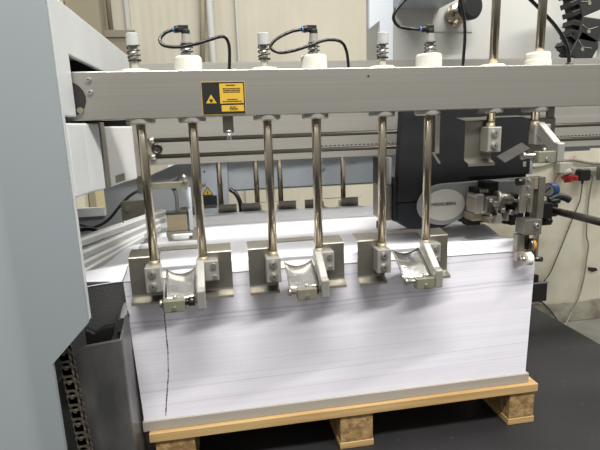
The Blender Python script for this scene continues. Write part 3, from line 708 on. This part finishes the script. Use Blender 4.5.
off = bd.parent.location
for v in me.vertices:
    x, yv, zv = v.co
    v.co = Vector((0.846 + x*sx, fy - 0.0152 - abs(zv), 0.620 + yv*0.78)) - off
me.materials.append(M['ink'])
txo = bpy.data.objects.new('lettering', me); COL.objects.link(txo); txo.parent = bd
# clutter: gripper mechanism
t = empty('feed_mechanism', (0.96, 0.1, 0.57), 'intricate steel feed mechanism right of the round badge', 'mechanism')
def bxp(name, x0, x1, y0, y1, z0, z1, m, bev=0.0015): return MB().box(x0+0.017, x1+0.017, y0, y1, z0, z1).build(name, m, t, bev)
bxp('guard_plate', 0.893, 0.918, 0.085, 0.135, 0.598, 0.652, 'bright', 0.003)
bxp('black_block', 0.903, 0.940, 0.10, 0.145, 0.652, 0.667, 'blackmet')
bxp('black_block', 0.930, 0.968, 0.10, 0.145, 0.655, 0.682, 'blackmet')
bxp('silver_plate', 0.966, 1.020, 0.105, 0.14, 0.645, 0.682, 'silver')
bxp('body_block', 0.918, 0.972, 0.075, 0.14, 0.598, 0.645, 'plate', 0.004)
bxp('body_block', 0.928, 0.962, 0.065, 0.13, 0.570, 0.600, 'bright', 0.003)
bxp('body_block', 0.962, 0.985, 0.085, 0.14, 0.572, 0.615, 'steel', 0.003)
bxp('khaki_block', 0.890, 0.920, 0.095, 0.14, 0.576, 0.598, 'khaki')
bxp('black_block', 0.985, 1.012, 0.09, 0.145, 0.562, 0.612, 'blackmet')
bxp('black_block', 0.992, 1.014, 0.075, 0.12, 0.612, 0.648, 'blackmet')
bxp('black_block', 0.886, 0.925, 0.11, 0.145, 0.560, 0.576, 'blackmet')
MB().cyl((0.967, 0.085, 0.640), (1.013, 0.085, 0.632), 0.016).cyl((1.013, 0.085, 0.632), (1.067, 0.085, 0.621), 0.011).build('feed_roller', 'plate', t)
MB().ring((0.972, 0.085, 0.639), (1, 0, -0.15), 0.017, 0.004).build('roller_collar', 'bright', t)
MB().cyl((0.962, 0.074, 0.624), (0.962, 0.066, 0.624), 0.009).cyl((0.952, 0.064, 0.588), (0.952, 0.060, 0.588), 0.005).build('screw', 'screw', t)
b = MB()
for k in range(4): b.tube([(0.942+0.011*k, 0.072, 0.614), (0.947+0.011*k, 0.064, 0.608), (0.953+0.011*k, 0.072, 0.606)], 0.0018, 6, 4)
b.build('return_spring', 'hole', t)
for (x0, x1, y0, z0, z1, m_) in ((0.905, 0.912, 0.078, 0.612, 0.640, 'steel'), (0.938, 0.950, 0.062, 0.578, 0.590, 'khaki'), (0.958, 0.966, 0.066, 0.604, 0.618, 'olive'),
        (0.976, 0.984, 0.068, 0.590, 0.600, 'blackmet'), (0.984, 0.996, 0.078, 0.618, 0.628, 'khaki'), (0.996, 1.004, 0.072, 0.575, 0.598, 'steel'), (1.015, 1.030, 0.08, 0.560, 0.590, 'blackmet'),
        (1.030, 1.040, 0.085, 0.59, 0.64, 'khaki'), (0.948, 0.960, 0.060, 0.596, 0.603, 'blackmet')):
    MB().box(x0, x1, y0, y0 + 0.05, z0, z1).build('small_block', m_, t, 0.001)
for (x, z, r) in ((0.945, 0.636, 0.005), (0.979, 0.607, 0.006), (0.922, 0.605, 0.004), (1.006, 0.60, 0.007)):
    MB().cyl((x, 0.075, z), (x, 0.060, z), r, n=14).build('pin', 'screw', t)
for k in range(3):
    MB().box(0.928+0.009*k, 0.933+0.009*k, 0.094, 0.10, 0.655, 0.663).build('terminal', 'bright', t)

# ------------------------------------------------------------------ corner roller stop (right)
t = empty('corner_roller_stop', (1.0, -0.02, 0.49), 'steel roller stop at the right front corner of the pile', 'roller stop')
MB().prism([(0.966, -0.034, 0.708), (0.998, -0.034, 0.708), (0.997, -0.034, 0.618), (0.990, -0.034, 0.618), (0.989, -0.034, 0.66), (0.981, -0.034, 0.66), (0.980, -0.034, 0.618), (0.966, -0.034, 0.618)], (0, 0.012, 0)).build('slotted_bracket', 'steel', t, 0.001)
for z in (0.700, 0.683, 0.661): MB().cyl((0.983, -0.034, z), (0.983, -0.039, z), 0.0046, n=14).build('screw', 'screw', t)
MB().cyl((0.954, -0.028, 0.697), (0.970, -0.028, 0.697), 0.010).build('bearing', 'shaft', t)
MB().box(1.0005, 1.012, -0.03, -0.005, 0.676, 0.707).build('spacer', 'khaki', t, 0.001)
MB().box(1.014, 1.032, -0.03, 0.0, 0.60, 0.706).build('side_bracket', 'plate', t, 0.001)
MB().cyl((1.005, -0.018, 0.618), (1.005, -0.018, 0.678), 0.0045).build('guide_pin', 'chrome', t)
bk = MB().box(0.971, 1.019, -0.046, -0.006, 0.562, 0.602).build('block', 'plate', t, 0.002)
MB().cyl((1.003, -0.046, 0.586), (1.003, -0.052, 0.586), 0.0062, n=16).build('screw', 'screw', bk)
MB().cyl((1.003, -0.0515, 0.586), (1.003, -0.0526, 0.586), 0.003, n=6).build('hex_socket', 'hole', bk)
MB().box(0.964, 0.985, -0.030, -0.012, 0.518, 0.561).build('side_leaf', 'plate', t, 0.001)
MB().box(0.9885, 0.998, -0.028, -0.012, 0.520, 0.561).build('stem', 'shaft', t)
MB().box(1.021, 1.0265, -0.028, -0.010, 0.487, 0.561).build('end_leaf', 'plate', t)
MB().cyl((1.004, -0.025, 0.531), (1.012, -0.025, 0.531), 0.017).build('amber_roller', 'orange', t)['label'] = 'amber roller'
MB().cyl((0.999, -0.025, 0.531), (1.0038, -0.025, 0.531), 0.017).build('roller_side', 'plate', t)
wr = MB().lathe((0.983, -0.038, 0.498), (1, -0.12, 0), [(0, 0.0), (0, 0.009), (0.001, 0.0145), (0.004, 0.0165), (0.015, 0.0165), (0.017, 0.0145), (0.017, 0)])
wr = wr.build('white_roller', 'white', t); wr['label'] = 'white plastic roller'
MB().cyl((0.975, -0.037, 0.498), (0.984, -0.038, 0.498), 0.0068).cyl((0.971, -0.037, 0.498), (0.975, -0.037, 0.498), 0.0038).build('hub', 'screw', wr)
MB().box(0.966, 0.986, -0.0305, -0.012, 0.490, 0.517).build('roller_fork', 'steel', t, 0.001)
MB().cyl((1.014, -0.028, 0.493), (1.036, -0.032, 0.491), 0.0065).build('axle_end', 'shaft', t)
# black saddle + shaft
t = empty('drive_shaft', (1.10, 0.0, 0.6), 'dark round shaft running forward at right past the roller stop', 'shaft')
MB().cyl((1.094, 0.40, 0.609), (1.094, -0.30, 0.609), 0.0095, n=24).build('rod', 'shaft', t)
MB().box(1.034, 1.075, -0.01, 0.05, 0.575, 0.635).box(1.075, 1.113, 0.02, 0.06, 0.590, 0.628).build('saddle', 'blackmet', t, 0.003)
MB().cyl((1.055, -0.01, 0.590), (1.055, -0.03, 0.590), 0.006).build('lock_screw', 'blackmet', t)
MB().cyl((1.068, 0.00, 0.637), (1.095, -0.005, 0.637), 0.006).build('lock_screw', 'blackmet', t)
# gauge
t = empty('pressure_gauge', (1.15, 0.1, 0.645), 'small round pressure gauge with blue rim beside the roller stop', 'gauge')
gd = Vector((-0.94, -0.34, 0.03)).normalized(); gc = Vector((1.138, 0.10, 0.650))
MB().lathe(gc, -gd, [(0, 0.016), (0.0, 0.0195), (0.003, 0.0205), (0.024, 0.0205), (0.024, 0)]).build('case', 'gaugeblu', t)
fa = MB().cyl(gc - gd*0.002, gc + gd*0.0005, 0.0170, n=28).build('dial', 'gaugeface', t)
u = gd.cross(Vector((0,0,1))).normalized(); w = Vector((0,0,1))
MB().obox(gc + gd*0.001, (u*-0.7 + w*0.7), gd, (u*0.7+w*0.7), 0.012, 0.0006, 0.0014).build('needle', 'gaugeblu', fa)
MB().tube([gc - gd*0.014 - Vector((0,0,0.019)), gc - gd*0.014 - Vector((0,0,0.036)), (1.135, 0.085, 0.607), (1.112, 0.05, 0.606)], 0.005).build('stem', 'shaft', t)
t = empty('clamp_lever', (1.16, 0.08, 0.62), 'black plastic clamping lever below the blue gauge', 'lever')
MB().tube([(1.135, 0.09, 0.622), (1.155, 0.085, 0.632), (1.175, 0.08, 0.630), (1.19, 0.075, 0.622)], 0.010, 12).build('grip', 'rubber', t)
MB().cyl((1.135, 0.085, 0.6125), (1.135, 0.09, 0.622), 0.010).build('hub', 'rubber', t)

# ------------------------------------------------------------------ hood, knob, chain top right
t = empty('machine_hood', (1.4, 0.6, 0.9), 'pale grey machine hood rising behind the beam at right', 'hood')
MB().prism([(0.742, 0.50, 1.60), (0.742, 0.50, 1.155), (0.778, 0.50, 1.18), (0.778, 0.50, 0.92), (0.825, 0.50, 0.92), (0.825, 0.50, 1.60)], (0, 0.02, 0)).build('white_cover', 'lightbox', t, 0.002)
MB().box(0.826, 2.6, 0.51, 0.80, 0.90, 1.60).build('back_panel', 'hood', t)
MB().box(0.826, 0.988, 0.12, 0.5095, 1.219, 1.60).build('overhang', 'blue', t, 0.002)
MB().box(0.965, 1.112, 0.507, 0.5098, 1.146, 1.30).build('cover_plate', 'hood', t, 0.001)
t = empty('hand_knob', (1.09, 0.45, 1.215), 'black round hand knob on chrome hub at the top', 'knob')
MB().lathe((1.042, 0.508, 1.200), (0.25, -0.95, 0), [(0, 0.0), (0, 0.034), (0.006, 0.036), (0.012, 0.030), (0.016, 0.034), (0.024, 0.034), (0.030, 0.024), (0.055, 0.02)]).build('hub', 'chrome', t)
MB().lathe((1.056, 0.445, 1.212), (0.25, -0.95, 0), [(0, 0), (0, 0.040), (0.003, 0.043), (0.022, 0.043), (0.026, 0.040), (0.028, 0.034), (0.028, 0)], n=36).build('knob_disc', 'rubber', t)
t = empty('cable_chain', (1.4, 0.33, 1.033), 'black plastic cable chain standing on the rail at upper right', 'cable chain')
cpts = [(1.305, 1.040), (1.337, 1.095), (1.347, 1.150), (1.327, 1.205), (1.310, 1.260), (1.310, 1.32)]
for (xa, za), (xb, zb) in zip(cpts[:-1], cpts[1:]):
    d = Vector((xb-xa, 0, zb-za)); L_ = d.length; d.normalize(); s = Vector((d.z, 0, -d.x)); c = Vector(((xa+xb)/2, 0.33, (za+zb)/2))
    if c.z < 1.09: c += d*0.022
    k = MB()
    oct_ = [(-0.030, -0.58), (0.034, -0.58), (0.050, -0.40), (0.050, 0.50), (0.036, 0.74), (-0.030, 0.66)]
    k.prism([c + s*(0.050 + p) + d*(L_*q) - Vector((0, 0.026, 0)) for p, q in oct_], (0, 0.052, 0))
    k = k.build('chain_link', 'chaingrey', t, 0.003)
    for f in (-0.25, 0.25):
        MB().obox(c + s*0.010 + d*L_*f, s, (0, 1, 0), d, 0.018, 0.024, 0.008).build('crossbar', 'rubber', k, 0.002)
    MB().obox(c + s*0.008, s, (0, 1, 0), d, 0.011, 0.014, L_*0.5).build('inner_web', 'charcoal', k, 0.002)
    fr = Vector((0, 0.0268, 0))
    q = MB().tube([c + s*0.026 + d*0.012 - fr, c + s*0.050 + d*0.004 - fr, c + s*0.080 + d*0.016 - fr], 0.0011, 6, 4)
    q.cyl(c + s*0.052 - d*0.003 - fr, c + s*0.052 - d*0.003 - fr - Vector((0, 0.001, 0)), 0.006, n=14)
    q.build('hinge_mark', 'olive', k)
t = empty('support_post', (1.47, 0.33, 1.033), 'pale metal upright post at the top right corner', 'post')
MB().box(1.462, 1.478, 0.315, 0.345, 1.033, 1.6).box(1.49, 1.52, 0.315, 0.345, 1.033, 1.6).build('upright', 'panel2', t, 0.002)
MB().box(1.4785, 1.4895, 0.325, 0.335, 1.033, 1.6).build('web', 'bluedk', t)

# ------------------------------------------------------------------ left lower steel guide and chain
t = empty('side_guide_column', (-0.05, -0.08, 0), 'dark steel guide column at the left side of pile', 'column', kind='thing')
poly = [(-0.150, -0.100, 0.0), (-0.008, -0.100, 0.0), (-0.008, -0.100, 0.416), (-0.083, -0.100, 0.409), (-0.100, -0.100, 0.397), (-0.150, -0.100, 0.330)]
MB().prism(poly, (0, 0.006, 0)).build('front_plate', 'dksteel', t, 0.003)
MB().prism([(-0.008, -0.0935, 0.0), (-0.008, 0.035, 0.0), (-0.008, 0.035, 0.452), (-0.008, -0.0935, 0.414)], (-0.006, 0, 0)).build('side_plate', 'dksteel', t, 0.002)
MB().prism([(-0.030, -0.02, 0.428), (-0.016, -0.02, 0.428), (-0.012, 0.03, 0.478), (-0.020, 0.03, 0.478)], (0.006, 0, 0.004)).build('edge_strip', 'dksteel', t, 0.001)
MB().cyl((-0.008, 0.0, 0.43), (-0.0065, 0.0, 0.43), 0.004).build('hole', 'hole', t)
MB().prism([(-0.092, -0.06, 0.43), (-0.072, -0.06, 0.418), (-0.055, -0.06, 0.428), (-0.030, -0.06, 0.432), (-0.036, -0.06, 0.405), (-0.045, -0.06, 0.39), (-0.092, -0.06, 0.39)], (0, 0.02, 0)).build('notch_shade', 'rubber', t, 0.003)  # black piece standing in for the shade in the V notch
tag(MB().prism([(-0.15, 0.006, 0.520), (-0.006, 0.006, 0.510), (-0.006, 0.006, 0.478), (-0.040, 0.006, 0.425), (-0.040, 0.006, 0.0), (-0.15, 0.006, 0.0)], (0, 0.006, 0)).build('perforated_plate', 'perf'), 'dark perforated steel plate between cabinet edge and the pile', 'plate')
t = empty('roller_chain', (-0.115, -0.12, 0), 'oily roller chain hanging under the cabinet corner at left', 'chain')
z = 0.462; k = 0
proto = {}
while z > 0.10:
    xc = -0.118 + (0.462 - z)*0.055
    kind = k % 2
    if kind not in proto:
        b = MB(); w = 0.0075 if kind == 0 else 0.0105
        for s_ in (-1, 1):
            yc = -0.124 + s_*w
            b.cyl((xc, yc-0.0012, z), (xc, yc+0.0012, z), 0.0122, n=18).cyl((xc+0.0009, yc-0.0012, z-0.0165), (xc+0.0009, yc+0.0012, z-0.0165), 0.0122, n=18)
            b.prism([(xc-0.0095, yc-0.0012, z), (xc+0.0095, yc-0.0012, z), (xc+0.0103, yc-0.0012, z-0.0165), (xc-0.0087, yc-0.0012, z-0.0165)], (0, 0.0024, 0))
        b.cyl((xc, -0.124-w, z), (xc, -0.124+w, z), 0.0068, n=14)
        b.cyl((xc, -0.124-w-0.004, z), (xc, -0.124+w+0.004, z), 0.0042, n=12)
        o = b.build('chain_link', 'chain', t, 0.0006); proto[kind] = (o, xc, z)
    else:
        o0, x0, z0 = proto[kind]
        o = o0.copy(); COL.objects.link(o); o.parent = t
        o.location = (xc - x0, 0, z - z0)
    z -= 0.0165; k += 1

# ------------------------------------------------------------------ right wall items
def wall_y(d=0): return 1.63 - d
t = empty('power_socket', (2.36, 1.6, 0.5), 'grey wall socket holding the red industrial plug', 'socket')
MB().box(2.325, 2.415, 1.575, 1.629, 0.500, 0.565).build('housing', 'socket', t, 0.006)
MB().cyl((2.380, 1.60, 0.510), (2.386, 1.585, 0.484), 0.036).build('collar', 'socket', t)
t = empty('power_plug', (2.39, 1.57, 0.45), 'red industrial plug hanging from the wall socket', 'plug')
MB().lathe((2.386, 1.575, 0.482), (0.12, -0.2, -1), [(0, 0), (0, 0.036), (0.014, 0.036), (0.016, 0.030), (0.040, 0.026), (0.043, 0.0)], n=28).build('body', 'red', t)
MB().box(2.412, 2.440, 1.545, 1.580, 0.452, 0.482).build('cap', 'red', t, 0.006)
t = empty('power_adapter', (2.5, 1.6, 0.44), 'black power adapter plugged in right of the red plug', 'adapter')
MB().box(2.460, 2.538, 1.560, 1.605, 0.445, 0.512).build('body', 'rubber', t, 0.006)
MB().box(2.468, 2.530, 1.560, 1.603, 0.5125, 0.523).build('top', 'silver', t, 0.003)
MB().cyl((2.502, 1.585, 0.445), (2.502, 1.585, 0.425), 0.007).build('strain_relief', 'rubber', t)
t = empty('socket_strip', (2.55, 1.61, 0.49), 'grey socket strip on the wall behind the black adapter', 'socket')
MB().box(2.450, 2.64, 1.606, 1.629, 0.452, 0.524).build('plate', 'socket', t, 0.004)
MB().cyl((2.578, 1.606, 0.487), (2.578, 1.585, 0.487), 0.020).build('outlet', 'olive', t)
MB().box(2.615, 2.70, 1.565, 1.605, 0.44, 0.53).build('box', 'silver', t, 0.004)
W_ = 1.615
hose('wall_cable', [(2.502, 1.585, 0.430), (2.522, W_, 0.314), (2.487, W_, 0.217), (2.441, W_, 0.086), (2.394, W_, -0.047), (2.350, W_, -0.16), (2.295, 1.60, -0.215)], 0.0036, 'midhose', 'grey cable slanting down the plaster wall to the black box', 'cable')
hose('wall_cable', [(2.580, 1.59, 0.475), (2.588, W_, 0.343), (2.587, W_, 0.211), (2.593, W_, 0.076), (2.615, W_, 0.006), (2.611, W_, -0.098), (2.607, W_, -0.202), (2.588, W_, -0.321), (2.552, 1.604, -0.405), (2.505, 1.59, -0.470), (2.44, 1.55, -0.515), (2.37, 1.50, -0.525)], 0.005, 'greycable', 'pale cable running down the plaster wall onto the floor', 'cable')
hose('wall_cable', [(2.46, W_, 0.60), (2.439, W_, 0.576), (2.398, W_, 0.553), (2.366, 1.61, 0.516), (2.335, W_, 0.467), (2.318, W_, 0.416), (2.300, W_, 0.379), (2.29, W_, 0.30)], 0.0035, 'pinkwire', 'thin reddish wire curving left of the red plug', 'cable')
hose('wall_cable', [(2.17, W_, 0.54), (2.251, W_, 0.552), (2.327, W_, 0.575), (2.398, W_, 0.58), (2.461, W_, 0.573), (2.556, W_, 0.552), (2.646, W_, 0.543), (2.80, W_, 0.55)], 0.009, 'plinth', 'thick cream cable along the top of the plaster wall', 'cable')
t = empty('wall_box', (2.27, 1.6, -0.35), 'black box low on the plaster wall right of the pile', 'box')
MB().box(2.20, 2.313, 1.585, 1.629, -0.350, -0.224).build('body', 'rubber', t, 0.005)
MB().box(2.215, 2.255, 1.600, 1.628, -0.2195, -0.170).build('clip', 'blackmet', t, 0.004)
MB().box(2.195, 2.317, 1.580, 1.61, -0.2235, -0.219).build('rim', 'silver', t)
hose('wall_cable', [(2.27, 1.60, -0.351), (2.299, 1.605, -0.369), (2.356, 1.60, -0.424), (2.395, 1.58, -0.486), (2.42, 1.55, -0.523)], 0.006, 'midhose', 'dark cable drooping from the black wall box to floor', 'cable')
tag(MB().prism([(2.640, 1.622, -0.155), (2.70, 1.622, -0.165), (2.715, 1.622, -0.183), (2.67, 1.622, -0.192), (2.645, 1.622, -0.176)], (0, 0.0075, 0)).build('wall_bracket', 'hole', None, 0.002), 'small dark fixing on the bare plaster wall at right', 'fixing')

# ------------------------------------------------------------------ light
w = bpy.data.worlds.new('World'); scene.world = w; w.use_nodes = True
nt = w.node_tree; N = nt.nodes; L = nt.links
bg = N['Background']
tc = N.new('ShaderNodeTexCoord'); sp = N.new('ShaderNodeSeparateXYZ'); rp = N.new('ShaderNodeValToRGB')
L.new(tc.outputs['Generated'], sp.inputs['Vector'])
mr = N.new('ShaderNodeMapRange'); mr.inputs['From Min'].default_value = -1; mr.inputs['From Max'].default_value = 1
L.new(sp.outputs['Z'], mr.inputs['Value']); L.new(mr.outputs['Result'], rp.inputs['Fac'])
els = rp.color_ramp.elements
els[0].position = 0.35; els[0].color = (0.16, 0.155, 0.15, 1)
els[1].position = 0.95; els[1].color = (0.85, 0.86, 0.88, 1)
e = els.new(0.52); e.color = (0.42, 0.41, 0.39, 1)
L.new(rp.outputs['Color'], bg.inputs['Color']); bg.inputs['Strength'].default_value = 0.56

def area(name, loc, target, sx, sy, power, col=(1, 0.98, 0.95)):
    l = bpy.data.lights.new(name, 'AREA'); l.shape = 'RECTANGLE'; l.size = sx; l.size_y = sy; l.energy = power; l.color = col
    o = bpy.data.objects.new(name, l); COL.objects.link(o); o.location = loc
    d = Vector(target) - Vector(loc); o.rotation_euler = d.to_track_quat('-Z', 'Y').to_euler(); return o
area('ceiling_lamp_back', (0.6, 2.6, 3.2), (0.6, 1.2, 0.4), 3.2, 0.15, 28)
area('ceiling_lamp_front', (0.8, -1.42, 3.2), (0.6, 0.0, 0.4), 3.2, 0.08, 150)
area('wall_fill_lamp', (3.0, 0.2, 2.9), (2.4, 1.4, 0.0), 2.5, 0.5, 48)  # unseen fill lamp, added to brighten the plaster wall

# ------------------------------------------------------------------ camera
pitch, roll, yaw, f = 0.2082, -0.0334, 0.1628, 477.48
fwd = Vector((math.sin(yaw)*math.cos(pitch), math.cos(yaw)*math.cos(pitch), -math.sin(pitch)))
right = Vector((math.cos(yaw), -math.sin(yaw), 0)); up = right.cross(fwd)
r2 = right*math.cos(roll) + up*math.sin(roll); u2 = -right*math.sin(roll) + up*math.cos(roll)
cam = bpy.data.cameras.new('Camera'); cam.sensor_width = 36; cam.sensor_fit = 'HORIZONTAL'; cam.lens = f/600*36; cam.clip_start = 0.02
co = bpy.data.objects.new('Camera', cam); COL.objects.link(co)
mw = Matrix((r2, u2, -fwd)).transposed().to_4x4(); mw.translation = Vector((0.2242, -1.1085, 0.8560)); co.matrix_world = mw
scene.camera = co
vs = scene.view_settings; vs.view_transform = 'Standard'; vs.look = 'None'; vs.gamma = 1; vs.exposure = 0.3; vs.use_curve_mapping = False
